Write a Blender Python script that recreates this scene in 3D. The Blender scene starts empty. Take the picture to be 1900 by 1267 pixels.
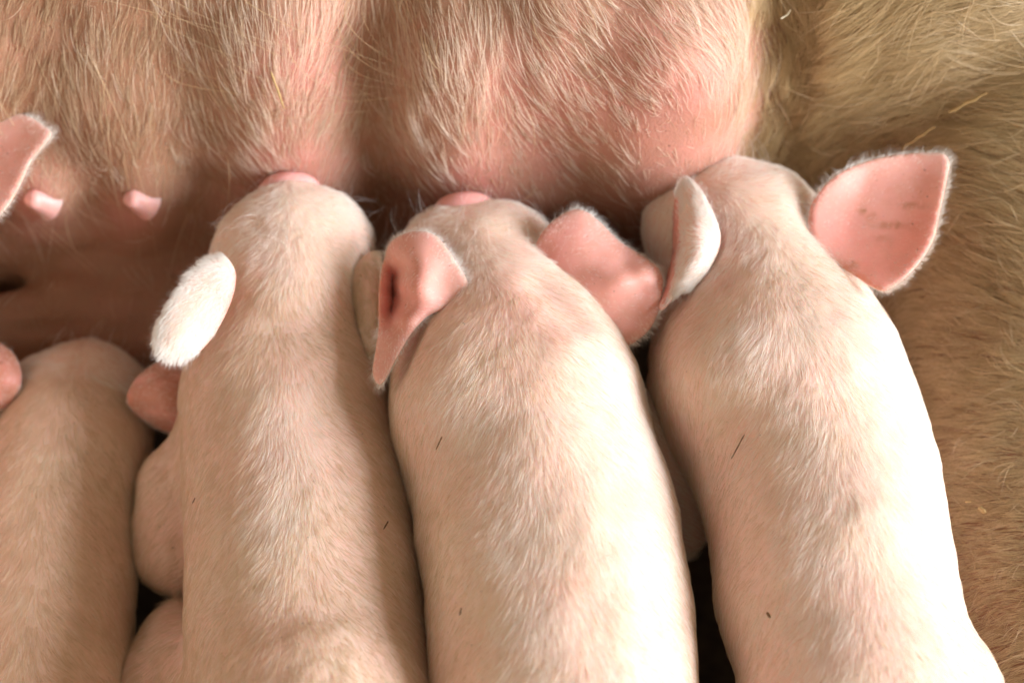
import bpy, math, random
import numpy as np
from mathutils import Vector, geometry
from mathutils.kdtree import KDTree
from mathutils.bvhtree import BVHTree

random.seed(7)
rng = np.random.default_rng(7)
S = bpy.context.scene
COL = S.collection

# ------------------------------------------------------------------ camera
PITCH = math.radians(58)
LENS = 70.0
W0, H0 = 1900.0, 1267.0
FPX = LENS / 36.0 * W0
DIST = 1.05
TGT = np.array([0.0, 0.0, 0.2])
FWD = np.array([0.0, math.cos(PITCH), -math.sin(PITCH)])
RGT = np.array([1.0, 0.0, 0.0])
UPV = np.array([0.0, math.sin(PITCH), math.cos(PITCH)])
CAM = TGT - FWD * DIST

cam_d = bpy.data.cameras.new('camera')
cam = bpy.data.objects.new('camera', cam_d)
COL.objects.link(cam)
cam.location = CAM
cam.rotation_euler = (math.radians(90) - PITCH, 0, 0)
cam_d.lens = LENS
cam_d.sensor_width = 36.0
cam_d.clip_start = 0.02
cam_d.clip_end = 50
cam_d.dof.use_dof = True
cam_d.dof.focus_distance = 1.035
cam_d.dof.aperture_fstop = 3.8
S.camera = cam

# ------------------------------------------------------------------ sky, sun, exposure
SUN_EL, SUN_AZ = math.radians(20), math.radians(106)     # azimuth clockwise from +Y
world = bpy.data.worlds.new('World')
S.world = world
world.use_nodes = True
wn = world.node_tree
bg = wn.nodes['Background']
sky = wn.nodes.new('ShaderNodeTexSky')
sky.sky_type = 'NISHITA'
sky.sun_disc = False
sky.sun_elevation = SUN_EL
sky.sun_rotation = SUN_AZ
sky.air_density = 0.6
sky.dust_density = 0.6
sky.ozone_density = 0.5
hs = wn.nodes.new('ShaderNodeHueSaturation')            # an overcast, whitened sky
hs.inputs['Saturation'].default_value = 0.1
wn.links.new(sky.outputs[0], hs.inputs['Color'])
tint = wn.nodes.new('ShaderNodeMix')                    # straw and timber warm the light under the open barn roof
tint.data_type = 'RGBA'; tint.blend_type = 'MULTIPLY'; tint.inputs[0].default_value = 1.0
tint.inputs[7].default_value = (1.0, 0.81, 0.57, 1)
wn.links.new(hs.outputs[0], tint.inputs[6])
wn.links.new(tint.outputs[2], bg.inputs[0])
bg.inputs[1].default_value = 0.15

sun_d = bpy.data.lights.new('sun', 'SUN')
sun_d.energy = 5.0
sun_d.angle = math.radians(30)
sun_d.color = (0.84, 0.92, 1.0)
sun = bpy.data.objects.new('sun', sun_d)
COL.objects.link(sun)
sd = Vector((math.sin(SUN_AZ) * math.cos(SUN_EL), math.cos(SUN_AZ) * math.cos(SUN_EL), math.sin(SUN_EL)))
sun.rotation_euler = sd.to_track_quat('Z', 'Y').to_euler()

S.view_settings.view_transform = 'Standard'
S.view_settings.look = 'None'
S.view_settings.exposure = 0.66
S.view_settings.gamma = 1.0
S.cycles.max_bounces = 10
S.cycles.diffuse_bounces = 3
S.cycles.glossy_bounces = 4
S.cycles.transmission_bounces = 8
S.cycles.sample_clamp_indirect = 8

# ------------------------------------------------------------------ pixel of the photograph -> place on the plane z
def at(px, py, z):
    d = FWD * FPX + RGT * (px - W0 / 2) - UPV * (py - H0 / 2)
    t = (z - CAM[2]) / d[2]
    return CAM + d * t

def rad(rpx, p):                                         # pixel radius at the depth of point p
    return rpx * float(np.dot(p - CAM, FWD)) / FPX

def to_px(P):
    q = P - CAM
    dep = q @ FWD
    return (q @ RGT) / dep * FPX + W0 / 2, -(q @ UPV) / dep * FPX + H0 / 2

# ------------------------------------------------------------------ numpy helpers
LAT = rng.random((48, 48, 48)).astype(np.float32) * 2 - 1
def noise(P, scale, off=0.0):
    q = P / scale + off * 13.7 + 500.0
    i = np.floor(q).astype(np.int64)
    f = q - i
    f = f * f * (3 - 2 * f)
    r = 0
    for a in (0, 1):
        wx = f[:, 0] if a else 1 - f[:, 0]
        for b in (0, 1):
            wy = f[:, 1] if b else 1 - f[:, 1]
            for c in (0, 1):
                wz = f[:, 2] if c else 1 - f[:, 2]
                r = r + wx * wy * wz * LAT[(i[:, 0] + a) % 48, (i[:, 1] + b) % 48, (i[:, 2] + c) % 48]
    return r

def unit(v):
    return v / np.maximum(np.linalg.norm(v, axis=-1, keepdims=True), 1e-9)

def catmull(P, n):
    P = np.asarray(P, float)
    Q = np.vstack([2 * P[0] - P[1], P, 2 * P[-1] - P[-2]])
    out = []
    for k in range(len(P) - 1):
        p0, p1, p2, p3 = Q[k:k + 4]
        for t in np.linspace(0, 1, n, endpoint=False):
            out.append(0.5 * (2 * p1 + (p2 - p0) * t + (2 * p0 - 5 * p1 + 4 * p2 - p3) * t * t + (3 * p1 - p0 - 3 * p2 + p3) * t ** 3))
    out.append(P[-1])
    return np.array(out)

def catmull_closed(P, n):
    P = np.asarray(P, float)
    m = len(P)
    out = []
    for k in range(m):
        p0, p1, p2, p3 = P[k - 1], P[k], P[(k + 1) % m], P[(k + 2) % m]
        for t in np.linspace(0, 1, n, endpoint=False):
            out.append(0.5 * (2 * p1 + (p2 - p0) * t + (2 * p0 - 5 * p1 + 4 * p2 - p3) * t * t + (3 * p1 - p0 - 3 * p2 + p3) * t ** 3))
    return np.array(out)

# ------------------------------------------------------------------ one smooth body out of blended round shapes
class Field:
    """A distance field on a grid; shapes are blended into one continuous surface."""
    def __init__(self, lo, hi, h):
        self.lo, self.h = np.array(lo, float), h
        self.n = np.ceil((np.array(hi) - self.lo) / h).astype(int) + 1
        self.ax = [(self.lo[k] + h * np.arange(self.n[k])).astype(np.float32) for k in range(3)]
        self.d = np.full(self.n, 0.5, np.float32)
    def _win(self, lo, hi, m):
        s = []
        for k in range(3):
            a = max(0, int((lo[k] - m - self.lo[k]) / self.h))
            b = min(self.n[k], int((hi[k] + m - self.lo[k]) / self.h) + 2)
            if a >= b: return None
            s.append(slice(a, b))
        return tuple(s)
    def _add(self, s, dd, k, sub=False):
        a = self.d[s]
        if sub:
            h = np.maximum(k - np.abs(a + dd), 0) / k
            self.d[s] = np.maximum(a, -dd) + h * h * k * 0.25
        else:
            h = np.maximum(k - np.abs(a - dd), 0) / k
            self.d[s] = np.minimum(a, dd) - h * h * k * 0.25
    def cone(self, a, r1, b, r2, k=0.012, sub=False):
        a, b = np.asarray(a, float), np.asarray(b, float)
        R = max(r1, r2)
        s = self._win(np.minimum(a, b) - R, np.maximum(a, b) + R, 0.03 + k)
        if s is None: return
        X, Y, Z = self.ax[0][s[0]][:, None, None] - np.float32(a[0]), self.ax[1][s[1]][None, :, None] - np.float32(a[1]), self.ax[2][s[2]][None, None, :] - np.float32(a[2])
        v = (b - a).astype(np.float32)
        L = float(v @ v) + 1e-12
        t = np.clip((X * v[0] + Y * v[1] + Z * v[2]) / np.float32(L), 0, 1)
        dd = np.sqrt((X - t * v[0]) ** 2 + (Y - t * v[1]) ** 2 + (Z - t * v[2]) ** 2) - (np.float32(r1) + np.float32(r2 - r1) * t)
        self._add(s, dd, k, sub)
    def ell(self, c, r, k=0.02, sub=False):
        c, r = np.asarray(c, float), np.asarray(r, float)
        s = self._win(c - r, c + r, 0.03 + k)
        if s is None: return
        X, Y, Z = [(self.ax[q][s[q]] - np.float32(c[q])) for q in range(3)]
        X, Y, Z = X[:, None, None], Y[None, :, None], Z[None, None, :]
        k0 = np.sqrt((X / r[0]) ** 2 + (Y / r[1]) ** 2 + (Z / r[2]) ** 2)
        k1 = np.sqrt((X / r[0] ** 2) ** 2 + (Y / r[1] ** 2) ** 2 + (Z / r[2] ** 2) ** 2) + 1e-6
        self._add(s, (k0 * (k0 - 1) / k1).astype(np.float32), k, sub)
    def surface(self, smooth=3):
        d, n = self.d, self.n
        ins = d < 0
        c = np.zeros(n - 1, np.int8)
        for i in (0, 1):
            for j in (0, 1):
                for k in (0, 1):
                    c += ins[i:n[0] - 1 + i, j:n[1] - 1 + j, k:n[2] - 1 + k]
        act = (c > 0) & (c < 8)
        idx = -np.ones(n - 1, np.int64)
        cells = np.argwhere(act)
        idx[act] = np.arange(len(cells))
        acc = np.zeros((len(cells), 3)); cnt = np.zeros(len(cells))
        corner = [(i, j, k) for i in (0, 1) for j in (0, 1) for k in (0, 1)]
        for p in corner:
            for q in range(3):
                if p[q]: continue
                e = list(p); e[q] = 1
                da = d[tuple((cells + p).T)]; db = d[tuple((cells + e).T)]
                m = (da < 0) != (db < 0)
                t = np.where(m, da / np.where(m, da - db, 1), 0)
                pos = cells + np.array(p)
                pos = pos.astype(float); pos[:, q] += t
                acc[m] += pos[m]; cnt[m] += 1
        V = self.lo + self.h * acc / cnt[:, None]
        F = []
        for q in range(3):
            a, b = (q + 1) % 3, (q + 2) % 3
            sl0 = [slice(None)] * 3; sl1 = [slice(None)] * 3
            sl0[q] = slice(0, n[q] - 1); sl1[q] = slice(1, n[q])
            A, B = ins[tuple(sl0)], ins[tuple(sl1)]
            ch = np.argwhere(A != B)
            ch = ch[(ch[:, a] > 0) & (ch[:, b] > 0) & (ch[:, a] < n[a] - 1) & (ch[:, b] < n[b] - 1)]
            flip = A[tuple(ch.T)]
            def cell(da, db):
                w = ch.copy(); w[:, a] -= da; w[:, b] -= db
                return idx[tuple(w.T)]
            qd = np.stack([cell(1, 1), cell(0, 1), cell(0, 0), cell(1, 0)], 1)
            qd[~flip] = qd[~flip][:, ::-1]
            F.append(qd)
        F = np.vstack(F)
        F = F[(F >= 0).all(1)]
        vol = (V[F[:, 0]] * np.cross(V[F[:, 1]] - V[F[:, 0]], V[F[:, 2]] - V[F[:, 0]])).sum() + (V[F[:, 0]] * np.cross(V[F[:, 2]] - V[F[:, 0]], V[F[:, 3]] - V[F[:, 0]])).sum()
        if vol < 0: F = F[:, ::-1]
        E = np.vstack([F[:, [0, 1]], F[:, [1, 2]], F[:, [2, 3]], F[:, [3, 0]]])
        E = np.vstack([E, E[:, ::-1]])
        deg = np.bincount(E[:, 0], minlength=len(V))
        for it in range(smooth):
            M = np.stack([np.bincount(E[:, 0], V[E[:, 1], k], len(V)) for k in range(3)], 1) / np.maximum(deg, 1)[:, None]
            V = V + (M - V) * 0.5
        return V, F

def make_mesh(name, V, F, mat, smooth=True):
    me = bpy.data.meshes.new(name)
    V = np.asarray(V, np.float32); F = np.asarray(F)
    me.vertices.add(len(V)); me.vertices.foreach_set('co', V.ravel())
    k = F.shape[1]
    me.loops.add(F.size); me.loops.foreach_set('vertex_index', F.ravel().astype(np.int32))
    me.polygons.add(len(F)); me.polygons.foreach_set('loop_start', np.arange(0, F.size, k, dtype=np.int32))
    me.polygons.foreach_set('use_smooth', np.full(len(F), smooth))
    me.update(calc_edges=True); me.validate()
    if mat: me.materials.append(mat)
    return me

def link(name, data, parent=None, kind=None):
    o = bpy.data.objects.new(name, data)
    COL.objects.link(o)
    if parent is not None:
        o.parent = parent
        if parent.parent is None:
            o.location = -Vector(parent.location)        # data is in world units
    if kind: o['kind'] = kind
    return o

def thing(name, label, cat, loc, group=None):
    o = bpy.data.objects.new(name, None)
    o.empty_display_size = 0.03
    COL.objects.link(o)
    o.location = Vector(loc)
    o['label'] = label; o['category'] = cat
    if group: o['group'] = group
    return o

def attr(me, name, val):
    a = me.attributes.new(name, 'FLOAT', 'POINT')
    a.data.foreach_set('value', np.asarray(val, np.float32))

def vnormals(V, F):
    if F.shape[1] == 4:
        fn = np.cross(V[F[:, 2]] - V[F[:, 0]], V[F[:, 3]] - V[F[:, 1]])
    else:
        fn = np.cross(V[F[:, 1]] - V[F[:, 0]], V[F[:, 2]] - V[F[:, 0]])
    N = np.zeros_like(V)
    for k in range(F.shape[1]):
        for c in range(3):
            N[:, c] += np.bincount(F[:, k], fn[:, c], len(V))
    return unit(N)

# ------------------------------------------------------------------ materials
def newmat(name):
    m = bpy.data.materials.new(name); m.use_nodes = True
    nt = m.node_tree
    for n in list(nt.nodes): nt.nodes.remove(n)
    out = nt.nodes.new('ShaderNodeOutputMaterial')
    return m, nt, out

def N(nt, t, **kw):
    n = nt.nodes.new(t)
    for k, v in kw.items():
        if isinstance(k, str) and hasattr(n, k): setattr(n, k, v)
    return n

def mixc(nt, fac, a, b):
    m = nt.nodes.new('ShaderNodeMix'); m.data_type = 'RGBA'
    for sock, v in ((m.inputs[0], fac), (m.inputs[6], a), (m.inputs[7], b)):
        if hasattr(v, 'is_linked') or hasattr(v, 'node'): nt.links.new(v, sock)
        else: sock.default_value = v if not isinstance(v, tuple) else (*v, 1)
    return m.outputs[2]

def ramp(nt, src, lo, hi):
    r = nt.nodes.new('ShaderNodeMapRange')
    r.inputs[1].default_value = lo; r.inputs[2].default_value = hi
    nt.links.new(src, r.inputs[0])
    return r.outputs[0]

def nz(nt, scale, detail=4, rough=0.55):
    tc = nt.nodes.new('ShaderNodeTexCoord')
    n = nt.nodes.new('ShaderNodeTexNoise')
    n.inputs['Scale'].default_value = scale; n.inputs['Detail'].default_value = detail
    n.inputs['Roughness'].default_value = rough
    nt.links.new(tc.outputs['Object'], n.inputs['Vector'])
    return n.outputs[0]

def mul(nt, a, b):
    m = nt.nodes.new('ShaderNodeMath'); m.operation = 'MULTIPLY'
    for s, v in ((m.inputs[0], a), (m.inputs[1], b)):
        if hasattr(v, 'node'): nt.links.new(v, s)
        else: s.default_value = v
    return m.outputs[0]

def at_node(nt, name):
    a = nt.nodes.new('ShaderNodeAttribute'); a.attribute_name = name
    return a.outputs['Fac']

def skin(name, base, pink, dirt_shade, sss=0.004, rough=0.55, dirt_shade_amt=0.6, speck=0.6, wrinkle=0.25, wscale=900):
    m, nt, out = newmat(name)
    p = nt.nodes.new('ShaderNodeBsdfPrincipled')
    c = mixc(nt, at_node(nt, 'pink'), base, pink)
    c = mixc(nt, mul(nt, ramp(nt, nz(nt, 60), 0.4, 0.75), 0.5), c, pink)
    c = mixc(nt, mul(nt, at_node(nt, 'dirt_shade'), dirt_shade_amt), c, dirt_shade)
    c = mixc(nt, mul(nt, ramp(nt, nz(nt, 45, 6, 0.7), 0.48, 0.8), dirt_shade_amt * 0.7), c, dirt_shade)
    c = mixc(nt, mul(nt, ramp(nt, nz(nt, 420, 2), 0.70, 0.76), speck), c, (0.06, 0.03, 0.015))
    nt.links.new(c, p.inputs['Base Color'])
    p.inputs['Roughness'].default_value = rough
    p.inputs['Subsurface Weight'].default_value = 0.7
    p.inputs['Subsurface Radius'].default_value = (1.0, 0.42, 0.25)
    p.inputs['Subsurface Scale'].default_value = sss
    p.inputs['Specular IOR Level'].default_value = 0.35
    b = nt.nodes.new('ShaderNodeBump')
    b.inputs['Strength'].default_value = wrinkle
    b.inputs['Distance'].default_value = 0.0008
    nt.links.new(nz(nt, wscale, 3), b.inputs['Height'])
    nt.links.new(b.outputs[0], p.inputs['Normal'])
    nt.links.new(p.outputs[0], out.inputs[0])
    return m

def hair(name, root, tip, var, rough=0.32, matte=0.6):
    m, nt, out = newmat(name)
    h = nt.nodes.new('ShaderNodeBsdfHairPrincipled')
    h.parametrization = 'COLOR'
    hi = nt.nodes.new('ShaderNodeHairInfo')
    c = mixc(nt, ramp(nt, hi.outputs['Intercept'], 0.1, 0.9), root, tip)
    c = mixc(nt, mul(nt, hi.outputs['Random'], 0.6), c, var)
    nt.links.new(c, h.inputs['Color'])
    h.inputs['Roughness'].default_value = rough
    h.inputs['Radial Roughness'].default_value = 0.5
    h.inputs['Random Roughness'].default_value = 0.3
    d = nt.nodes.new('ShaderNodeBsdfDiffuse'); t = nt.nodes.new('ShaderNodeBsdfTranslucent')
    nt.links.new(c, d.inputs[0]); nt.links.new(c, t.inputs[0])
    m1 = nt.nodes.new('ShaderNodeMixShader'); m1.inputs[0].default_value = 0.25
    nt.links.new(d.outputs[0], m1.inputs[1]); nt.links.new(t.outputs[0], m1.inputs[2])
    m2 = nt.nodes.new('ShaderNodeMixShader'); m2.inputs[0].default_value = matte
    nt.links.new(h.outputs[0], m2.inputs[1]); nt.links.new(m1.outputs[0], m2.inputs[2])
    nt.links.new(m2.outputs[0], out.inputs[0])
    return m

M_SKIN = skin('piglet_skin', (0.80, 0.60, 0.50), (0.80, 0.49, 0.42), (0.60, 0.42, 0.25), speck=0.5, dirt_shade_amt=0.35)
M_SNOUT = skin('nose_skin', (0.80, 0.42, 0.38), (0.80, 0.36, 0.34), (0.5, 0.25, 0.16), rough=0.35, dirt_shade_amt=0.2, speck=0.2)
M_EAR = skin('ear_skin', (0.80, 0.45, 0.385), (0.78, 0.325, 0.28), (0.40, 0.18, 0.08), sss=0.006, rough=0.48, dirt_shade_amt=0.45, speck=0.7, wrinkle=0.15, wscale=500)
M_SOW = skin('sow_skin', (0.42, 0.24, 0.16), (0.50, 0.215, 0.17), (0.255, 0.120, 0.062), sss=0.004, rough=0.6, dirt_shade_amt=0.8, speck=0.8, wrinkle=0.6, wscale=700)
M_TEAT = skin('teat_skin', (0.72, 0.40, 0.36), (0.75, 0.36, 0.34), (0.4, 0.2, 0.1), rough=0.4, dirt_shade_amt=0.2, speck=0.1)
M_HAIR = hair('piglet_hair', (0.95, 0.90, 0.82), (0.98, 0.96, 0.94), (0.92, 0.84, 0.72))
M_TAN = hair('piglet_tan_hair', (0.68, 0.51, 0.33), (0.86, 0.72, 0.54), (0.60, 0.44, 0.27))
M_EARHAIR = hair('ear_hair', (0.96, 0.92, 0.87), (0.98, 0.96, 0.94), (0.95, 0.90, 0.84))
M_BELLYHAIR = hair('belly_hair', (0.74, 0.59, 0.44), (0.93, 0.86, 0.76), (0.76, 0.62, 0.46))
M_SHADEBROWN = hair('shade_brown_belly_hair', (0.42, 0.29, 0.18), (0.66, 0.50, 0.34), (0.50, 0.36, 0.22))
M_LEGHAIR = hair('leg_hair', (0.34, 0.22, 0.10), (0.86, 0.69, 0.42), (0.58, 0.41, 0.21))
M_BRISTLE = hair('bristle_hair', (0.55, 0.38, 0.2), (0.80, 0.66, 0.46), (0.7, 0.5, 0.28))

# ------------------------------------------------------------------ fur
def sample(V, F, Nn, count, weight=None):
    T = F if F.shape[1] == 3 else np.vstack([F[:, [0, 1, 2]], F[:, [0, 2, 3]]])
    A = np.linalg.norm(np.cross(V[T[:, 1]] - V[T[:, 0]], V[T[:, 2]] - V[T[:, 0]]), axis=1)
    if weight is not None: A = A * weight[T].mean(1)
    pick = rng.choice(len(T), count, p=A / A.sum())
    u, v = rng.random(count), rng.random(count)
    f = u + v > 1; u[f] = 1 - u[f]; v[f] = 1 - v[f]
    t = T[pick]; w = np.stack([1 - u - v, u, v], 1)
    P = (V[t] * w[:, :, None]).sum(1)
    n = unit((Nn[t] * w[:, :, None]).sum(1))
    return P, n, t, w

def view_weight(V, Nn, inner=1.0, outer=0.22):
    px, py = to_px(V)
    see = ((px > -80) & (px < W0 + 80) & (py > -80) & (py < H0 + 80))
    vd = unit(CAM - V)
    fac = (Nn * vd).sum(1)
    return np.where(see & (fac > -0.25), inner, outer)

def fur(name, parent, mat, P, n, D, L, lift, R, r0, segs=5, curl=0.0, flat=0.85, clump=0.5, per=14):
    """P roots, n normals, D flow direction, L length, lift slope off the skin, R radius of the body below."""
    m = len(P)
    T = unit(D - n * (D * n).sum(1, keepdims=True))
    B = np.cross(n, T)
    a = noise(P, 0.009) * 0.22 + noise(P, 0.003, 1) * 0.14 + rng.normal(0, 0.07, m)
    T = T * np.cos(a)[:, None] + B * np.sin(a)[:, None]
    B = np.cross(n, T)
    lift = lift * (1 + 0.6 * noise(P, 0.006, 2) + rng.normal(0, 0.25, m)).clip(0.15, 2.2)
    L = L * (0.72 + 0.25 * noise(P, 0.005, 3) + 0.45 * rng.random(m))
    cb = curl * rng.normal(0, 1, m)
    t = np.linspace(0, 1, segs)
    tt = t[None, :, None]
    Lx = L[:, None, None]
    up = lift[:, None, None] * (tt - flat * tt ** 2)
    Pt = P[:, None, :] - n[:, None, :] * 0.00015 + Lx * (T[:, None, :] * tt + n[:, None, :] * up + B[:, None, :] * (cb[:, None, None] * tt ** 2)) \
        - n[:, None, :] * (Lx * tt) ** 2 / (2 * R)
    if clump:
        kc = max(1, m // per)
        kd = KDTree(kc)
        for i in range(kc): kd.insert(P[i], i)
        kd.balance()
        ci = np.array([kd.find(q)[1] for q in P])
        cl = clump * (0.6 + 0.8 * rng.random(m))[:, None, None] * tt ** 1.5
        Pt = Pt + cl.clip(0, 0.95) * (Pt[ci] - Pt)
    rr = (r0 * (0.75 + 0.5 * rng.random(m)))[:, None] * (1.0 - 0.8 * t[None, :] ** 1.5)
    hc = bpy.data.hair_curves.new(name)
    hc.add_curves([segs] * m)
    hc.attributes['position'].data.foreach_set('vector', Pt.astype(np.float32).ravel())
    ra = hc.attributes.get('radius') or hc.attributes.new('radius', 'FLOAT', 'POINT')
    ra.data.foreach_set('value', rr.astype(np.float32).ravel())
    hc.materials.append(mat)
    o = link(name, hc, parent)
    o['kind'] = 'stuff'
    return o

# ------------------------------------------------------------------ ears
def rbf_height(ctrl, q):
    """thin plate through (px, py, height) controls"""
    c = np.asarray(ctrl, float)
    X = c[:, :2] / 100.0
    def U(r2): return 0.5 * r2 * np.log(np.maximum(r2, 1e-9))
    K = U(((X[:, None] - X[None]) ** 2).sum(-1)) + 0.01 * np.eye(len(c))
    Pm = np.hstack([np.ones((len(c), 1)), X])
    A = np.block([[K, Pm], [Pm.T, np.zeros((3, 3))]])
    s = np.linalg.solve(A, np.concatenate([c[:, 2], np.zeros(3)]))
    Q = np.asarray(q)[:, :2] / 100.0
    return U(((Q[:, None] - X[None]) ** 2).sum(-1)) @ s[:-3] + s[-3] + Q @ s[-2:]

def ear(parent, outline, inner, z0, root, furry, fuzz=1.0, thick=0.0024, pink=0.3, dirt_shade=0.2, label=None, bare=(), tan=False, smears=()):
    """outline / inner: (px, py, height in mm above z0); root: (px, py) of the base, hair runs away from it"""
    O = catmull_closed(outline, 5)
    step = 7.0
    pts = [Vector((p[0], p[1])) for p in O]
    nb = len(pts)
    lo, hi = O[:, :2].min(0), O[:, :2].max(0)
    inner_pts = []
    Oxy = O[:, :2]
    for i, y in enumerate(np.arange(lo[1], hi[1], step * 0.87)):
        for x in np.arange(lo[0] + (i % 2) * step / 2, hi[0], step):
            q = np.array([x, y])
            a, b = Oxy, np.roll(Oxy, -1, 0)
            cr = ((a[:, 1] > y) != (b[:, 1] > y)) & (x < (b[:, 0] - a[:, 0]) * (y - a[:, 1]) / (b[:, 1] - a[:, 1] + 1e-12) + a[:, 0])
            if cr.sum() % 2 and np.min(((Oxy - q) ** 2).sum(1)) > 16:
                inner_pts.append(Vector((x, y)))
    r = geometry.delaunay_2d_cdt(pts + inner_pts, [], [list(range(nb))], 1, 1e-4)
    xy = np.array([[v.x, v.y] for v in r[0]])
    T = np.array([f for f in r[2] if len(f) == 3])
    z = z0 + rbf_height(list(outline) + list(inner), xy) * 0.001
    V = np.array([at(x, y, zz) for (x, y), zz in zip(xy, z)])
    Nn = vnormals(V, T)
    if (Nn @ -FWD).mean() < 0:
        T = T[:, ::-1]; Nn = -Nn
    ed = np.sqrt((((xy[:, None] - Oxy[None]) ** 2).sum(-1)).min(1))      # pixels from the rim
    prof = np.sqrt(1 - (1 - np.clip(ed / 14.0, 0, 1)) ** 2)
    base = np.exp(-((xy - np.array(root)) ** 2).sum(1) / 60.0 ** 2)
    off = (thick * 0.5 * (0.25 + 0.75 * prof) * (1 + base))[:, None]
    n = len(V)
    VV = np.vstack([V + Nn * off, V - Nn * off])
    # close the rim
    E = {}
    for t in T:
        for a, b in ((t[0], t[1]), (t[1], t[2]), (t[2], t[0])):
            E[(a, b)] = 1
    rim = [(a, b) for (a, b) in E if (b, a) not in E]
    side = []
    for a, b in rim:
        side += [(b, a, a + n), (b, a + n, b + n)]
    TT = np.vstack([T, T[:, ::-1] + n, np.array(side)])
    me = make_mesh('ear', VV, TT, M_SKIN if tan else M_EAR)
    rimf = 1 - np.clip(ed / 30.0, 0, 1)
    pk = np.clip(pink + 0.6 * base - 0.3 * rimf, 0, 1)
    bareness = np.zeros(len(xy))
    if len(bare) > 1:
        bl = catmull(bare, 6)
    else: bl = bare
    for bx, by, bs in bl: bareness = np.maximum(bareness, np.exp(-((xy[:, 0] - bx) ** 2 + (xy[:, 1] - by) ** 2) / bs ** 2))
    attr(me, 'pink', np.tile(np.maximum(pk, bareness), 2))
    if furry >= 0.7 and not tan:                          # pale skin under the white fur, naked pink skin elsewhere
        me.materials.append(M_SKIN)
        mi = np.zeros(len(me.polygons), np.int32)
        mi[:len(T)] = bareness[T].mean(1) < 0.35
        me.polygons.foreach_set('material_index', mi)
    dn = np.clip(dirt_shade * (0.6 + 1.2 * noise(V, 0.006, 5)), 0, 1)
    for bx, by, sx, sy in smears: dn = np.maximum(dn, 2.2 * np.exp(-((xy[:, 0] - bx) / sx) ** 2 - ((xy[:, 1] - by) / sy) ** 2) * (0.55 + 0.6 * noise(V, 0.002, 3)))
    attr(me, 'dirt_shade', np.tile(dn, 2))
    o = link('ear', me, parent)
    if label: o['label'] = label
    # hair on the upper side, the underside and a fringe at the rim
    area = np.linalg.norm(np.cross(V[T[:, 1]] - V[T[:, 0]], V[T[:, 2]] - V[T[:, 0]]), axis=1).sum() * 0.5
    rootw = at(root[0], root[1], z0)
    Ps, Ns, Ds, Ls = [], [], [], []
    cnt = int(area * 1e6 * (5.5 * furry + 0.25))
    P, nn, t, w = sample(V + Nn * off, T, Nn, cnt, (0.3 + rimf) * (bareness < 0.3))
    Ps.append(P); Ns.append(nn); Ds.append(P - rootw); Ls.append(np.full(cnt, 0.0045 if furry > 0.5 else 0.0022))
    cnt = int(area * 1e6 * 1.6)
    P, nn, t, w = sample(V - Nn * off, T, -Nn, cnt, (0.15 + rimf) * (bareness < 0.3))
    Ps.append(P); Ns.append(nn); Ds.append(P - rootw); Ls.append(np.full(cnt, 0.0055))
    fur('ear_fuzz', o, M_TAN if tan else M_EARHAIR, np.vstack(Ps), np.vstack(Ns), np.vstack(Ds), np.concatenate(Ls), 0.28, 0.05, 0.00005, segs=4)
    # fringe
    Eb = np.array(rim)
    k = int(len(Eb) * 8 * fuzz)
    q = rng.integers(0, len(Eb), k); s = rng.random(k)[:, None]
    P = V[Eb[q, 0]] * (1 - s) + V[Eb[q, 1]] * s
    c2 = V.mean(0)
    tang = unit(V[Eb[q, 1]] - V[Eb[q, 0]])
    nr = Nn[Eb[q, 0]]
    outw = np.cross(tang, nr)
    outw *= np.sign((outw * (P - c2)).sum(1, keepdims=True))
    far = np.linalg.norm(P - rootw, axis=1)
    keep = (far > 0.012) & (bareness[Eb[q, 0]] < 0.5)
    D = unit(outw + 0.8 * unit(P - rootw) + rng.normal(0, 0.4, P.shape))
    fur('fringe', o, M_EARHAIR, P[keep], nr[keep], D[keep], np.full(keep.sum(), 0.0058), 0.2, 0.05, 0.000028, segs=4, clump=0.2)
    return o

# ------------------------------------------------------------------ piglets
def nose(parent, tip, direction, r):
    d = unit(np.asarray(direction, float))
    a = unit(np.cross(d, [0, 0, 1.0])); b = np.cross(a, d)
    prof = [(0.0, 0.55), (0.35, 0.56), (0.62, 0.60), (0.86, 0.56), (1.0, 0.36), (1.06, 0.1), (1.02, -0.2), (0.92, -0.55)]
    Vs, Fs, m = [], [], 32
    for pr, h in prof:
        for k in range(m):
            th = 2 * math.pi * k / m
            x, y = pr * math.cos(th) * 1.1, pr * math.sin(th) * 0.9
            dent = sum(math.exp(-((x - sx * 0.38) ** 2 + (y - 0.02) ** 2) / 0.028) for sx in (-1, 1))
            Vs.append(tip + a * x * r + b * y * r + d * (h - 0.55 * dent) * r)
    for i in range(len(prof) - 1):
        for k in range(m):
            Fs.append((i * m + k, (i + 1) * m + k, (i + 1) * m + (k + 1) % m, i * m + (k + 1) % m))
    me = make_mesh('nose', np.array(Vs), np.array(Fs), M_SNOUT)
    attr(me, 'pink', np.full(len(Vs), 0.3)); attr(me, 'dirt_shade', np.full(len(Vs), 0.2))
    return link('nose', me, parent)

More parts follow.
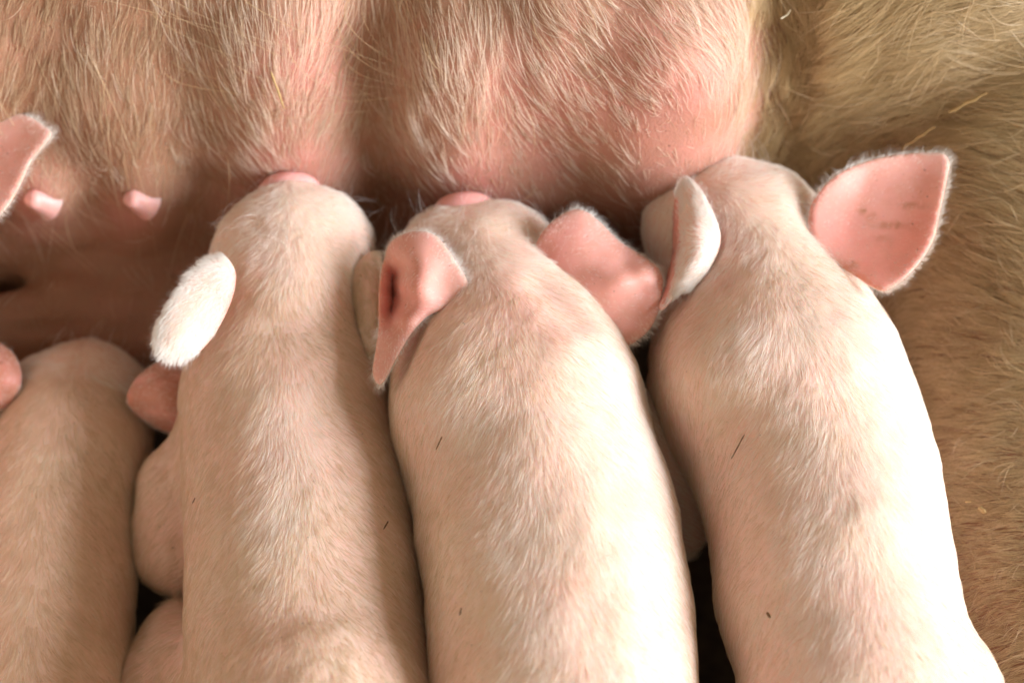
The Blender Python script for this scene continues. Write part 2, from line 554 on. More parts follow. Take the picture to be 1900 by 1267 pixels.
TREES = {}
def piglet(spec):
    sp = spec['spine']                                   # snout .. rump: (px, py, radius px, z of the centre)
    C = np.array([at(p[0], p[1], p[3]) for p in sp])
    Rr = np.array([rad(p[2], c) for p, c in zip(sp, C)])
    Rb = Rr.copy(); Rb[0] *= 0.85
    up = catmull(np.hstack([C, Rb[:, None]]), 3)
    blobs = []
    for (px, py, rp, z) in spec.get('blobs', []):
        c = at(px, py, z); blobs.append((c, rad(rp, c)))
    limbs = []
    for chain in spec.get('limbs', []):
        pc = [at(p[0], p[1], p[3]) for p in chain]
        limbs.append([(c, rad(p[2], c)) for c, p in zip(pc, chain)])
    # legs to the floor, from the flank
    nsp = len(C)
    for side in (-1, 1):
        for f, back in ((spec.get('fore', 0.42), 0), (spec.get('hind', 0.86), 1)):
            i = min(int(f * (len(up) - 1)), len(up) - 1)
            c, r = up[i, :3], up[i, 3]
            tn = unit(up[min(i + 1, len(up) - 1), :3] - up[i - 1, :3])
            lat = np.array([-tn[1], tn[0], 0]) * side
            hip = c + lat * r * 0.45 - np.array([0, 0, r * 0.2])
            knee = c + lat * r * 0.5 + tn * (0.02 if back else 0.0); knee[2] = c[2] * 0.42
            foot = knee + tn * (0.0 if back else 0.01); foot[2] = 0.011
            limbs.append([(hip, r * 0.5), (knee, 0.016), (foot, 0.0105)])
    allp = [(p[:3], p[3]) for p in up] + blobs + [q for l in limbs for q in l]
    lo = np.min([c - r for c, r in allp], 0) - 0.012
    hi = np.max([c + r for c, r in allp], 0) + 0.012
    f = Field(lo, hi, 0.0027)
    for a, b in zip(up[:-1], up[1:]):
        f.cone(a[:3], a[3], b[:3], b[3], 0.006)
    for c, r in blobs: f.cone(c, r, c + 1e-5, r, 0.022)
    for l in limbs:
        for (a, ra), (b, rb) in zip(l[:-1], l[1:]): f.cone(a, ra, b, rb, 0.011)
    for (px, py, rp, z, dep) in spec.get('dents', []):
        c = at(px, py, z); f.cone(c, rad(rp, c), c + 1e-5, rad(rp, c), dep, sub=True)
    for (ax, ay), (bx, by), rp, z in spec.get('creases', []):
        a, b = at(ax, ay, z), at(bx, by, z)
        f.cone(a, rad(rp, a), b, rad(rp, b), .012, sub=True)
    V, F = f.surface(5)
    Nn = vnormals(V, F)
    V = V + Nn * (noise(V, 0.035, 4) * 0.0016 + noise(V, 0.014, 6) * 0.0006)[:, None]
    Nn = vnormals(V, F)
    root = thing('piglet', spec['label'], 'piglet', (C[len(C) // 2][0], C[len(C) // 2][1], 0), 'piglets nursing side by side at the sow')
    me = make_mesh('body', V, F, M_SKIN)
    pk = np.clip(0.25 + 0.5 * noise(V, 0.03, 7), 0, 1)
    for (px, py, s) in spec.get('pinks', []):
        vx, vy = to_px(V)
        pk = np.maximum(pk, np.exp(-((vx - px) ** 2 + (vy - py) ** 2) / s ** 2))
    attr(me, 'pink', pk)
    attr(me, 'dirt_shade', np.clip(spec.get('dirt_shade', 0.2) + 0.5 * noise(V, 0.025, 8), 0, 1))
    link('body', me, root)
    TREES[spec['key']] = BVHTree.FromPolygons([tuple(v) for v in V], [tuple(int(i) for i in q) for q in F])
    nose(root, C[0], C[0] - C[1], Rr[0] * 1.1)
    # coat
    cnt = spec.get('hairs', 75000)
    wt = view_weight(V, Nn, 1, 0.12) * (np.linalg.norm(V - C[0], axis=1) > Rr[0] * 1.12)
    P, n, t, w = sample(V, F, Nn, cnt, wt)
    sp_d = catmull(np.hstack([C, Rr[:, None]]), 8)
    tang = unit(np.gradient(sp_d[:, :3], axis=0))
    near = np.empty(len(P), int)
    for s0 in range(0, len(P), 20000):
        q = P[s0:s0 + 20000]
        near[s0:s0 + 20000] = (((q[:, None, :2] - sp_d[None, :, :2]) ** 2).sum(-1)).argmin(1)
    tg = tang[near]; cc = sp_d[near]
    lat = np.stack([tg[:, 1], -tg[:, 0], np.zeros(len(tg))], 1)
    s = ((P - cc[:, :3]) * lat).sum(1) / np.maximum(cc[:, 3], 0.01)
    s = s + 0.12 * noise(P, 0.02, 9)
    spread = np.clip(np.abs(s) * 2.2, 0, 1.5) * np.sign(s)
    D = tg + lat * spread[:, None] * spec.get('spread', 0.95)
    D[:, 2] -= 0.5 * np.abs(s) ** 2
    frac = near / len(sp_d)
    head = np.clip(1 - frac / spec.get('headfrac', 0.3), 0, 1)
    ridge = np.exp(-(s / 0.45) ** 2)
    tuft = np.clip(0.5 + noise(P, 0.018, 10), 0, 1)
    L = 0.0078 + 0.0015 * ridge * tuft - 0.0025 * (head > 0.4)
    lift = 0.24 + 0.45 * np.clip(head * 3, 0, 1)
    hx, hy = to_px(P)
    lit_spots = np.zeros(len(P))
    for (px, py, sx, sy) in spec.get('white', []):
        lit_spots = np.maximum(lit_spots, np.exp(-((hx - px) / sx) ** 2 - ((hy - py) / sy) ** 2))  # whiter hair where sunlight falls, light put into the coat colour
    if not spec.get('white'): lit_spots[:] = spec.get('pale', 0.2)
    white = rng.random(len(P)) < np.clip(0.08 + lit_spots * (0.55 + 0.6 * tuft) + 0.9 * np.clip(head * 2.5, 0, 1), 0, 0.92)
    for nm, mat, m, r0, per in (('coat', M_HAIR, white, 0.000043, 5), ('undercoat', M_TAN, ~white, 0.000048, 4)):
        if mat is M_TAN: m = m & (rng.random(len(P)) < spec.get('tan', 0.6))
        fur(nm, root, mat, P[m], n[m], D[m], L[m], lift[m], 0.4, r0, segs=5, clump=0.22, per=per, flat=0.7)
    # whiskers
    k = 70
    wc = C[1] * 0.45 + C[0] * 0.55
    px_ = []
    nearv = np.argsort(((V - wc) ** 2).sum(1))[:2500]
    pick = rng.choice(nearv, k)
    Dw = unit(Nn[pick] * 0.7 + unit(C[0] - C[1]) * 0.3 + rng.normal(0, 0.25, (k, 3)))
    fur('whiskers', root, M_EARHAIR, V[pick], unit(np.cross(np.cross(Dw, Nn[pick] + 0.01), Dw)), Dw, np.full(k, 0.016), 0.3, 0.2, 0.00007, segs=5)
    for e in spec['ears']:
        ear(root, **e)
    return root

PIGLETS = [
 dict(key='a', label='piglet at the left edge, only one pale ear reaching in beside two free teats',
      spine=[(-40, 330, 42, .155), (-90, 400, 70, .16), (-150, 470, 105, .16), (-215, 560, 130, .15), (-270, 680, 165, .14), (-290, 850, 180, .14), (-295, 1050, 185, .14), (-300, 1250, 180, .13)],
      hairs=9000, headfrac=0.35, fore=.55,
      ears=[dict(outline=[(-75, 260, -2), (-50, 222, 0), (0, 201, 3), (42, 212, 5), (76, 230, 6), (95, 249, 7), (80, 272, 6), (58, 298, 3), (36, 345, 1), (12, 385, -1), (-20, 412, -4), (-55, 400, -6), (-78, 340, -5)],
                 inner=[(0, 300, -4), (40, 255, 1), (-30, 300, -7)], z0=.20, root=(-75, 320), furry=0.1, fuzz=1.5, pink=0.05, dirt_shade=0.15)]),
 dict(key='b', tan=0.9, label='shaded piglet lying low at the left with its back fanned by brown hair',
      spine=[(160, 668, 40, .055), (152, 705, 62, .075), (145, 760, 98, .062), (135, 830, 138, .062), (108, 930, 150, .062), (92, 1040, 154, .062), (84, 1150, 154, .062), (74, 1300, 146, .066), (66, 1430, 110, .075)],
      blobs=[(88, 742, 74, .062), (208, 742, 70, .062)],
      dirt_shade=1.0, pale=0.0, headfrac=0.25, hairs=60000, fore=.5,  # dirt raised and pale hair dropped, putting this piglet's shade into its colour
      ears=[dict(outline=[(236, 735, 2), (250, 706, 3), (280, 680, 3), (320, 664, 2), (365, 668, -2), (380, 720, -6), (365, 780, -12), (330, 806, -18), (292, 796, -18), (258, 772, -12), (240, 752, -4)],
                 inner=[(290, 715, 10), (330, 720, 9), (300, 750, 6), (310, 780, -6)], z0=.100, root=(240, 735), furry=0.25, fuzz=.3, pink=0, dirt_shade=1.3),
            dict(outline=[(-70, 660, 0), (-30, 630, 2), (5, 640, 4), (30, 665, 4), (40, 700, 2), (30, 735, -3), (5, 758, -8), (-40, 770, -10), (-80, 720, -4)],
                 inner=[(-20, 690, 9), (10, 690, 8)], z0=.100, root=(35, 700), furry=0.15, fuzz=.3, pink=.2, dirt_shade=.9)]),
 dict(key='c', tan=0.8, label='tan backed piglet with one white furry ear, beside the low shaded piglet',
      spine=[(537, 364, 47, .160), (541, 428, 60, .158), (546, 490, 116, .148), (545, 565, 126, .142), (532, 680, 172, .113), (540, 800, 193, .113), (552, 910, 202, .113), (562, 1010, 210, .113), (568, 1120, 217, .113), (580, 1270, 222, .113), (592, 1400, 215, .135), (598, 1510, 160, .13)],
      blobs=[(628, 458, 58, .15), (462, 465, 58, .15), (500, 425, 45, .155), (588, 420, 50, .155), (462, 705, 95, .133), (606, 705, 95, .133)],
      limbs=[[(400, 850, 92, .090), (350, 915, 86, .080), (336, 985, 78, .072), (334, 1030, 70, .066), (350, 1062, 36, .05)],
             [(430, 1330, 120, .09), (330, 1185, 62, .06), (300, 1275, 80, .055), (275, 1390, 84, .05)]],
      white=[(545, 800, 75, 130), (590, 470, 110, 70), (520, 900, 50, 150)], pinks=[(420, 560, 60), (640, 560, 40)], dirt_shade=.3, hairs=110000, fore=.36, hind=.9,
      ears=[dict(outline=[(424, 483, 0), (437, 510, -2), (431, 552, -3), (409, 602, -4), (381, 642, -5), (350, 665, -5), (318, 666, -3), (296, 652, 0), (288, 626, 1), (299, 590, 3), (328, 543, 4), (358, 504, 3), (386, 483, 2), (408, 477, 1)],
                 inner=[(370, 550, 3), (340, 600, 3), (400, 540, 1), (325, 630, 2), (398, 505, 2)], z0=.186, root=(440, 500), furry=0.75, pink=0.0, dirt_shade=0.0, bare=[(446, 500, 12), (440, 548, 17), (420, 602, 18), (390, 648, 16), (356, 672, 9)], label='white furry ear'),
            dict(outline=[(652, 505, 0), (672, 480, 3), (694, 468, 4), (713, 498, 5), (720, 560, 3), (708, 620, 0), (690, 660, -4), (674, 640, -5), (662, 585, -5), (650, 545, -3)],
                 inner=[(685, 540, 7), (688, 600, 3)], z0=.163, root=(668, 478), furry=.8, fuzz=.5, pink=.2, dirt_shade=.7, tan=True, label='tan ear folded flat against the neck')]),
 dict(key='d', tan=0.4, label='piglet with one folded orange ear and one purple pink ear with a shiny crease',
      spine=[(862, 402, 48, .160), (869, 460, 56, .158), (888, 506, 112, .152), (912, 580, 143, .148), (935, 648, 192, .14), (950, 725, 222, .14), (968, 805, 226, .14), (997, 905, 231, .14), (1020, 1005, 234, .14), (1035, 1110, 238, .14), (1047, 1270, 241, .14), (1060, 1400, 232, .135), (1068, 1510, 170, .13)],
      blobs=[(795, 488, 60, .15), (980, 480, 62, .15), (825, 445, 42, .155), (930, 442, 50, .155), (865, 745, 110, .170), (1035, 735, 110, .170)],
      limbs=[[(1160, 810, 90, .115), (1235, 905, 80, .09), (1255, 960, 62, .08), (1262, 1000, 45, .05)]],
      creases=[((1010, 520), (1075, 585), 18, .2045), ((760, 625), (735, 670), 16, .185)], white=[(900, 780, 90, 120), (960, 960, 80, 120), (1010, 1140, 80, 140), (1150, 900, 140, 300), (880, 470, 140, 60)], pinks=[(770, 640, 90), (960, 560, 90), (1040, 600, 60)], dirt_shade=.15, hairs=110000, fore=.36, hind=.9,
      ears=[dict(outline=[(712, 486, -6), (724, 452, 0), (752, 434, 5), (786, 430, 8), (815, 445, 9), (848, 490, 9), (870, 528, 9), (868, 552, 7), (830, 572, 5), (795, 586, 5), (765, 616, 4), (738, 660, 2), (714, 704, -2), (701, 712, -5), (692, 690, -7), (698, 645, -6), (704, 600, -5), (704, 560, -4), (706, 520, -4)],
                 inner=[(733, 545, -24), (732, 510, -18), (726, 585, -20), (757, 535, 8), (770, 500, 11), (762, 470, 10), (810, 520, 10), (752, 595, 5), (728, 640, 0), (742, 485, 2)], z0=.188, root=(735, 570), furry=0.05, pink=.4, dirt_shade=.25, label='orange ear folded over its dark hollow'),
            dict(outline=[(990, 486, -4), (1006, 432, 3), (1052, 394, 6), (1082, 391, 7), (1112, 412, 4), (1152, 450, 0), (1204, 484, -2), (1227, 510, -1), (1226, 560, -6), (1206, 610, -12), (1166, 641, -17), (1130, 646, -18), (1098, 622, -15), (1056, 582, -10), (1012, 536, -7)],
                 inner=[(1085, 432, 6), (1108, 475, 4), (1132, 508, 6), (1155, 517, 7), (1190, 506, 5), (1212, 506, 2), (1160, 490, 0), (1195, 485, -2), (1040, 480, 2), (1090, 560, -4), (1150, 548, 0), (1190, 538, -2), (1160, 590, -9)], z0=.185, root=(1000, 490), furry=0.05, fuzz=.8, pink=.55, dirt_shade=.35, label='purple pink ear with a shiny crease')]),
 dict(key='e', tan=0.35, label='bright piglet against the brown hind leg, one big pink ear spread sideways',
      spine=[(1243, 334, 42, .158), (1284, 380, 62, .157), (1350, 432, 112, .16), (1400, 520, 150, .15), (1415, 615, 196, .14), (1442, 705, 226, .14), (1488, 800, 219, .14), (1520, 900, 213, .14), (1537, 1000, 212, .14), (1552, 1100, 215, .14), (1580, 1210, 204, .14), (1598, 1300, 214, .138), (1620, 1420, 225, .13), (1635, 1520, 160, .13)],
      blobs=[(1430, 400, 78, .165), (1270, 430, 70, .15), (1340, 360, 50, .16), (1485, 470, 58, .157), (1718, 1312, 146, .128), (1375, 705, 105, .170), (1535, 690, 105, .170)],
      creases=[((1352, 500), (1275, 600), 22, .2035)], white=[(1390, 640, 90, 90), (1480, 800, 90, 130), (1530, 1000, 90, 150), (1540, 1200, 90, 150), (1660, 900, 120, 500), (1380, 420, 150, 90), (1540, 620, 120, 120)], pinks=[(1350, 450, 50), (1330, 520, 50), (1260, 570, 60), (1560, 590, 25)], dirt_shade=.1, hairs=110000, fore=.36, hind=.9,
      ears=[dict(outline=[(1262, 345, 3), (1280, 334, 6), (1303, 358, 7), (1324, 398, 6), (1336, 440, 4), (1326, 480, 0), (1292, 528, -5), (1254, 550, -7), (1230, 574, -9), (1223, 566, -12), (1236, 520, -14), (1248, 470, -18), (1248, 420, -18), (1252, 375, -8)],
                 inner=[(1276, 380, 7), (1285, 430, 9), (1268, 430, 2), (1305, 430, 9), (1276, 490, 5), (1256, 520, -1), (1300, 480, 6), (1262, 405, -4)], z0=.192, root=(1340, 460), furry=0.7, pink=.1, dirt_shade=0.05, bare=[(1254, 375, 9), (1250, 420, 14), (1248, 470, 16), (1238, 520, 14), (1226, 566, 10)], label='narrow white ear with an orange inner rim'),
            dict(outline=[(1500, 420, -4), (1510, 372, 0), (1558, 322, 5), (1638, 292, 6), (1735, 284, 8), (1760, 298, 9), (1757, 330, 8), (1742, 400, 6), (1728, 452, 6), (1690, 505, 4), (1646, 538, 2), (1618, 532, 0), (1592, 515, -3), (1560, 495, -6), (1520, 470, -7)],
                 inner=[(1620, 400, -4), (1570, 420, -7), (1700, 360, 1), (1650, 460, -3), (1690, 420, 0), (1600, 350, -2)], z0=.196, root=(1520, 420), furry=0.03, fuzz=1.6, pink=.35, dirt_shade=.15, smears=[(1618, 405, 12, 8), (1650, 420, 34, 7), (1600, 392, 9, 9), (1692, 384, 28, 5), (1580, 494, 12, 7), (1635, 445, 14, 4)], label='big pink ear spread open with brown smears')]),
]
for sp in PIGLETS:
    piglet(sp)

# ------------------------------------------------------------------ sow
def X(px): return (px - 950) * 0.000305

sow = thing('sow', 'big brown haired sow lying on its side with a pink udder and furry hind leg', 'sow', (0, .4, 0))
f = Field((-.55, -.55, -.02), (.62, .75, .48), 0.0058)
f.cone((-.8, .40, .165), .255, (.45, .42, .175), .255, .02)
for px, y, z, rx, ry, rz in ((-60, .185, .165, .050, .045, .095), (200, .185, .165, .050, .045, .095), (525, .187, .158, .056, .055, .125), (860, .180, .155, .056, .055, .125), (1215, .19, .17, .064, .075, .12),
                            (1040, .183, .172, .055, .05, .122)):
    f.ell((X(px), y, z), (rx, ry, rz), .022)
# teat bearing swellings
for px, py, z in ((62, 395, .145), (245, 405, .145)):
    c = at(px, py, z); f.ell((c[0] + .004, .146, c[2] - .004), (.020, .022, .026), .02)
f.cone((-.7, .200, .075), .072, (.25, .205, .075), .072, .03)
# fold of the lower udder
f.cone(at(-100, 596, .066), .014, at(110, 566, .070), .012, .006)
f.cone(at(110, 566, .070), .012, at(300, 590, .064), .008, .006)
f.cone(at(-100, 622, .060), .012, at(150, 618, .060), .010, .006)
f.cone(at(150, 618, .060), .010, at(300, 650, .058), .010, .006)
f.cone(at(-100, 660, .03), .03, at(300, 670, .03), .03, .015)
f.ell((X(965), .160, .128), (.042, .036, .048), .03)
# hind leg reaching along the piglets
f.cone((.372, .46, .19), .20, (.370, .25, .105), .168, .009)
f.cone((.370, .25, .105), .168, (.335, .06, .005), .145, .02)
f.cone((.335, .06, .005), .145, (.33, -.20, -.02), .15, .02)
f.cone((.33, -.20, -.02), .15, (.33, -.50, -.04), .14, .02)
# fold between udder and thigh, and the gap under it closed
for a, b in (((.150, .27, .38), (.154, .170, .25)), ((.154, .170, .25), (.158, .135, .13))):
    f.cone(a, .017, b, .017, .022, sub=True)
for a, b in (((X(698), .235, .36), (X(695), .155, .24)), ((X(695), .155, .24), (X(690), .128, .14))):
    f.cone(a, .005, b, .006, .03, sub=True)
f.cone(at(150, 548, .055), .024, at(460, 548, .055), .024, .02)
V, F = f.surface(4)
Nn = vnormals(V, F)
V = V + Nn * (noise(V, 0.06, 4) * 0.004 + noise(V, 0.022, 6) * 0.0016)[:, None]
Nn = vnormals(V, F)
ux, uy = to_px(V)
under = np.clip((uy - 400) / 60, 0, 1) * np.clip((470 - ux) / 80, 0, 1)
fold = np.abs(noise(V * np.array([0.35, 1, 1]), 0.010, 12)) ** 0.7 - 0.35
V = V + Nn * (under * fold * 0.0045)[:, None]
Nn = vnormals(V, F)
me = make_mesh('body', V, F, M_SOW)
vx, vy = to_px(V)
legness = 1 / (1 + np.exp(-(vx - 1412 - 14 * np.sin(vy / 70.0)) / 10.0))
pk = np.zeros(len(V))
for (px, py, s) in ((540, 330, 130), (860, 360, 130), (1230, 200, 200), (1000, 200, 160), (240, 400, 60), (60, 380, 60), (560, 150, 110)):
    pk = np.maximum(pk, np.exp(-((vx - px) ** 2 + (vy - py) ** 2) / s ** 2))
pk = np.clip(pk + 0.2 * noise(V, 0.02, 7), 0, 1) * (1 - legness)
dt = np.clip(0.35 + 0.5 * noise(V, 0.03, 8) + 0.6 * np.exp(-((vx - 120) / 330) ** 2) + 0.5 * np.exp(-((vx - 695) / 40) ** 2) + legness - 0.5 * pk, 0, 1)  # brown stains, plus light falloff to the left painted into the skin
teat_skin = np.maximum(np.exp(-((vx - 245) ** 2 + (vy - 400) ** 2) / 55 ** 2), np.exp(-((vx - 65) ** 2 + (vy - 400) ** 2) / 55 ** 2))
dt = dt * (1 - 0.9 * teat_skin); pk = np.maximum(pk, teat_skin)
attr(me, 'pink', pk); attr(me, 'dirt_shade', dt)
link('body', me, sow)

# flow of the sow's hair in the picture: px, py, direction (0 right, 90 down), length mm
FLOW = np.array([
 (0, 0, 105, 24), (200, 0, 96, 26), (0, 250, 95, 22), (300, 200, 88, 24), (250, 450, 90, 14), (50, 550, 90, 10), (500, 60, 88, 28), (500, 250, 84, 24), (560, 320, 80, 12),
 (690, 100, 95, 24), (700, 300, 92, 18), (800, 30, 80, 30), (850, 150, 86, 26), (980, 150, 68, 26), (950, 320, 76, 14), (1080, 230, 66, 20), (1100, 60, 50, 28), (1200, 100, 50, 18),
 (1250, 250, 70, 8), (1300, 30, 40, 26), (1380, 120, 60, 20), (1420, 40, 50, 30), (1430, 250, 80, 22),
 (1500, 60, 120, 30), (1500, 250, 118, 32), (1600, 60, 130, 34), (1600, 200, 125, 34), (1560, 320, 112, 30), (1700, 60, 145, 34), (1700, 200, 148, 34), (1720, 300, 158, 30),
 (1820, 60, 165, 34), (1850, 200, 178, 32), (1850, 320, 198, 30), (1800, 450, 205, 26), (1880, 500, 208, 26), (1640, 620, 120, 22), (1680, 750, 125, 20), (1740, 640, 192, 24), (1800, 750, 198, 22),
 (1740, 850, 185, 17), (1850, 900, 195, 18), (1760, 1000, 178, 14), (1870, 1050, 185, 14), (1780, 1130, 155, 14), (1850, 1200, 165, 13), (1780, 1250, 150, 13)], float)

def flow(P):
    px, py = to_px(P)
    d2 = (px[:, None] - FLOW[None, :, 0]) ** 2 + (py[:, None] - FLOW[None, :, 1]) ** 2
    w = 1 / (d2 + 40 ** 2) ** 2
    a = np.radians(FLOW[:, 2])
    dx, dy = (w * np.cos(a)).sum(1), (w * np.sin(a)).sum(1)
    L = (w * FLOW[:, 3]).sum(1) / w.sum(1)
    D = dx[:, None] * RGT - dy[:, None] * UPV
    return unit(D), L * 0.001, px, py

vw = view_weight(V, Nn, 1.0, 0.10)
bw = (1 - legness) * vw * (1 - 0.95 * np.maximum(np.exp(-((vx - 245) ** 2 + (vy - 400) ** 2) / 48 ** 2), np.exp(-((vx - 65) ** 2 + (vy - 395) ** 2) / 48 ** 2))) * np.clip(1.0 - 0.8 * np.exp(-((vx - 1270) ** 2 + (vy - 220) ** 2) / 110 ** 2), 0.1, 1) * np.clip(1.25 - (vy / 390) ** 2, 0.14, 1)
brown = np.clip(0.15 + 0.75 * np.exp(-((vx - 100) / 330) ** 2) + 0.35 * np.exp(-((vx - 690) / 50) ** 2) + 0.25 * noise(V, 0.03, 11), 0.03, 1)  # more brown hair to the left, shade put into the hair colour
for mat, cw, c1, c2 in ((M_BELLYHAIR, 1 - brown, 4300, 7000), (M_SHADEBROWN, brown, 3600, 9000)):
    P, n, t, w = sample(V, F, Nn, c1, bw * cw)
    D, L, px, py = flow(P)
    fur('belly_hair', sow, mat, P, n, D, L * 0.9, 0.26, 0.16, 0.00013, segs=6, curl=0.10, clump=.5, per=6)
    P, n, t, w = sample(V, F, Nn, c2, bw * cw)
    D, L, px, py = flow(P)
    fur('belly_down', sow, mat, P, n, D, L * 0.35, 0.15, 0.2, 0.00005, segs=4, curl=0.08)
lw = legness * vw
P, n, t, w = sample(V, F, Nn, 115000, lw)
D, L, px, py = flow(P)
fur('leg_hair', sow, M_LEGHAIR, P, n, D, L, 0.30, 0.18, 0.00012, segs=6, curl=0.10, clump=.5, per=12)
P, n, t, w = sample(V, F, Nn, 4200, lw * (1 + 1.5 * (vx > 1650)) + 0.1 * bw)
D, L, px, py = flow(P)
fur('bristles', sow, M_BRISTLE, P, n, unit(D + rng.normal(0, 0.35, D.shape)), L * 1.15, 0.42, 0.3, 0.00017, segs=7, curl=0.22)

# free teats
def teat(px, py, z, r, L, d):
    c = at(px, py, z)
    d = unit(np.array(d, float))
    a = unit(np.cross(d, [0, 0, 1.0])); b = np.cross(a, d)
    prof = [(1.7, -0.75), (1.35, -0.25), (1.1, 0.1), (0.98, 0.3), (0.92, 0.5), (0.90, 0.72), (0.74, 0.9), (0.45, 1.0), (0.18, 1.03), (0.0, 0.99)]
    Vs, Fs, m = [], [], 20
    for pr, h in prof:
        for k in range(m):
            th = 2 * math.pi * k / m
            wob = 1 + 0.06 * math.sin(3 * th + h * 5)
            Vs.append(c + a * math.cos(th) * pr * r * wob + b * math.sin(th) * pr * r * wob + d * h * L)
    for i in range(len(prof) - 1):
        for k in range(m):
            Fs.append((i * m + k, i * m + (k + 1) % m, (i + 1) * m + (k + 1) % m, (i + 1) * m + k))
    me = make_mesh('teat', np.array(Vs), np.array(Fs), M_TEAT)
    attr(me, 'pink', np.full(len(Vs), 0.2)); attr(me, 'dirt_shade', np.full(len(Vs), 0.1))
    return link('teat', me, sow)

# first surface of the sow under a pixel
TREES['sow'] = BVHTree.FromPolygons([tuple(v) for v in V], [tuple(int(i) for i in q) for q in F])
def on_skin(px, py, who='sow'):
    d = unit(FWD * FPX + RGT * (px - W0 / 2) - UPV * (py - H0 / 2))
    h = TREES[who].ray_cast(Vector(CAM), Vector(d))
    return (np.array(h[0]), np.array(h[1])) if h[0] is not None else (at(px, py, .1), np.array([0, 0, 1.0]))
for px, py in ((62, 372), (245, 372)):
    p, nn = on_skin(px + 12, py)
    if nn @ FWD > 0: nn = -nn
    u, v = to_px(p[None])
    q = p + FWD * 0.002
    teat(*[float(t[0]) for t in to_px(q[None])], q[2], 0.0060, 0.010, -FWD * 0.8 + np.array([-0.5, 0, 0.15]))

# ------------------------------------------------------------------ floor
m, nt, out = newmat('dark_floor')
p = nt.nodes.new('ShaderNodeBsdfPrincipled')
nt.links.new(mixc(nt, ramp(nt, nz(nt, 40, 6), 0.35, 0.7), (0.035, 0.022, 0.014), (0.10, 0.07, 0.045)), p.inputs['Base Color'])
p.inputs['Roughness'].default_value = 0.9
nt.links.new(p.outputs[0], out.inputs[0])
g = 60
xs = np.linspace(-3, 3, g); gx, gy = np.meshgrid(xs, xs, indexing='ij')
GV = np.stack([gx.ravel(), gy.ravel(), -0.004 + 0.003 * noise(np.stack([gx.ravel(), gy.ravel(), 0 * gx.ravel()], 1), 0.2)], 1)
ii = np.arange(g * g).reshape(g, g)
GF = np.stack([ii[:-1, :-1].ravel(), ii[1:, :-1].ravel(), ii[1:, 1:].ravel(), ii[:-1, 1:].ravel()], 1)
link('floor', make_mesh('floor', GV, GF, m), None, 'structure')

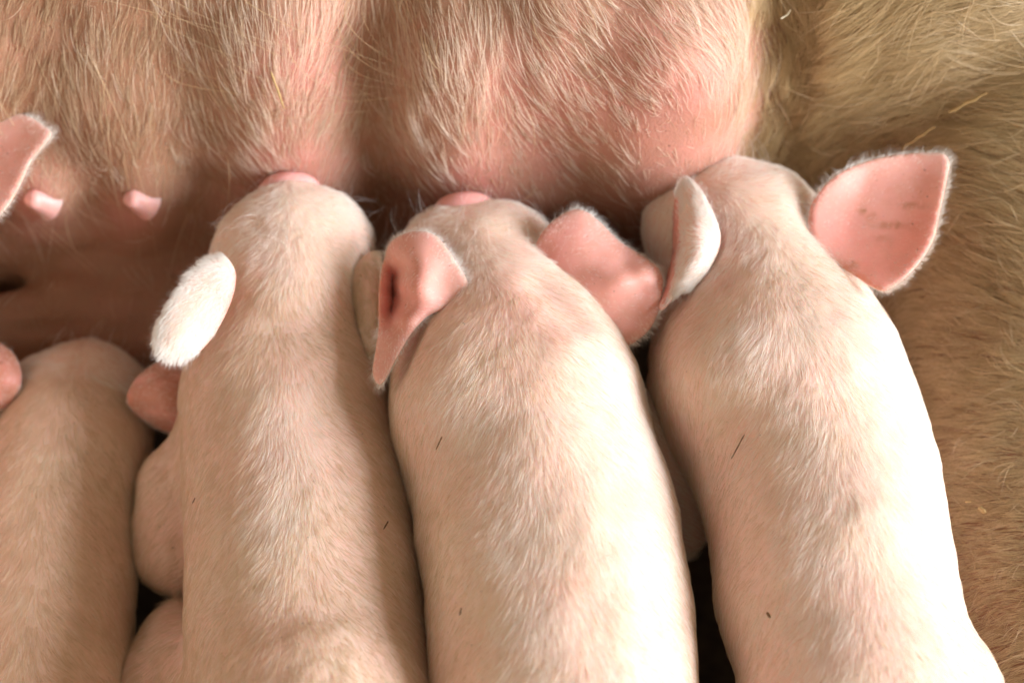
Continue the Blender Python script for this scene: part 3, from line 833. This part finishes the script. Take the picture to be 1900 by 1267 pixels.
# ------------------------------------------------------------------ straw and chips caught in the hair
def straw_mat(name, c):
    m, nt, out = newmat(name)
    p = nt.nodes.new('ShaderNodeBsdfPrincipled')
    nt.links.new(mixc(nt, nz(nt, 400), c, tuple(x * 0.6 for x in c)), p.inputs['Base Color'])
    p.inputs['Roughness'].default_value = 0.5
    nt.links.new(p.outputs[0], out.inputs[0])
    return m
M_STRAW = straw_mat('straw', (0.50, 0.33, 0.14))
M_PALE = straw_mat('pale_straw', (0.55, 0.45, 0.30))
M_SPLINT = straw_mat('dark_splinter', (0.16, 0.08, 0.03))
def straw(name, cat, label, who, a, b, r, lift, mat, flat=0.45):
    pts = []
    for t in np.linspace(0, 1, 7):
        p, n = on_skin(a[0] + (b[0] - a[0]) * t, a[1] + (b[1] - a[1]) * t, who)
        if n @ FWD > 0: n = -n
        pts.append(p + n * lift)
    pts = np.array(pts); c = pts.mean(0)
    line = pts[0] + (pts[-1] - pts[0]) * np.linspace(0, 1, 7)[:, None]
    pts = line * 0.7 + pts * 0.3 + (-FWD) * 0.0012
    d = unit(pts[-1] - pts[0]); s1 = unit(np.cross(d, FWD)); s2 = np.cross(s1, d)
    Vs, Fs, m = [], [], 8
    for i, q in enumerate(pts):
        k = 1.0 if 0 < i < 6 else 0.55
        w = 1 + 0.25 * math.sin(i * 2.3)
        for j in range(m):
            th = 2 * math.pi * j / m
            Vs.append(q + (s1 * math.cos(th) + s2 * math.sin(th) * flat) * r * k * w - c)
    for i in range(6):
        for j in range(m):
            Fs.append((i * m + j, i * m + (j + 1) % m, (i + 1) * m + (j + 1) % m, (i + 1) * m + j))
    me = make_mesh(name, np.array(Vs), np.array(Fs), mat)
    o = bpy.data.objects.new(name, me); COL.objects.link(o); o.location = c
    o['label'] = label; o['category'] = cat; o['group'] = 'straw bits and chips lying in the hair'
for row in (
 ('straw_stalk', 'straw', 'thin yellow straw stalk hanging in the belly hair above the white eared piglet', 'sow', (504, 125), (526, 190), .0006, .006, M_STRAW),
 ('straw_stalk', 'straw', 'thick orange straw stalk in the hind leg hair, upper of the two', 'sow', (1764, 186), (1838, 166), .0009, .016, M_STRAW),
 ('straw_stalk', 'straw', 'short orange straw stalk in the hind leg hair just above the big pink ear', 'sow', (1690, 250), (1748, 221), .0007, .016, M_STRAW),
 ('straw_stalk', 'straw', 'pale straw stalk at the top edge where belly and hind leg meet', 'sow', (1405, 17), (1485, -3), .0005, .016, M_PALE),
 ('straw_chip', 'chip', 'tan chip with square ends in the short hair low on the hind leg', 'sow', (1824, 950), (1836, 962), .0013, .008, M_STRAW),
 ('straw_chip', 'chip', 'tiny yellow chip on the hind leg beside the square tan chip', 'sow', (1800, 938), (1810, 939), .0006, .008, M_STRAW),
 ('straw_chip', 'chip', 'pale chip on the hind leg near the bright piglet hip', 'sow', (1797, 1146), (1803, 1156), .0009, .008, M_PALE),
 ('splinter', 'splinter', 'long dark splinter on the flank of the bright piglet', 'e', (1386, 806), (1364, 852), .00035, .003, M_SPLINT),
 ('splinter', 'splinter', 'dark brown crumb low on the flank of the bright piglet', 'e', (1430, 1136), (1436, 1146), .0007, .003, M_SPLINT),
 ('splinter', 'splinter', 'dark splinter high on the flank of the piglet with the folded orange ear', 'd', (826, 810), (816, 834), .00035, .003, M_SPLINT),
 ('splinter', 'splinter', 'short splinter low on the flank of the piglet with the folded orange ear', 'd', (864, 1128), (861, 1142), .0004, .003, M_SPLINT),
 ('splinter', 'splinter', 'dark splinter on the right flank of the tan backed piglet', 'c', (714, 971), (706, 986), .0004, .003, M_SPLINT),
 ('splinter', 'splinter', 'dark splinter on the left flank of the tan backed piglet', 'c', (372, 925), (367, 935), .0003, .003, M_SPLINT),
):
    straw(*row)
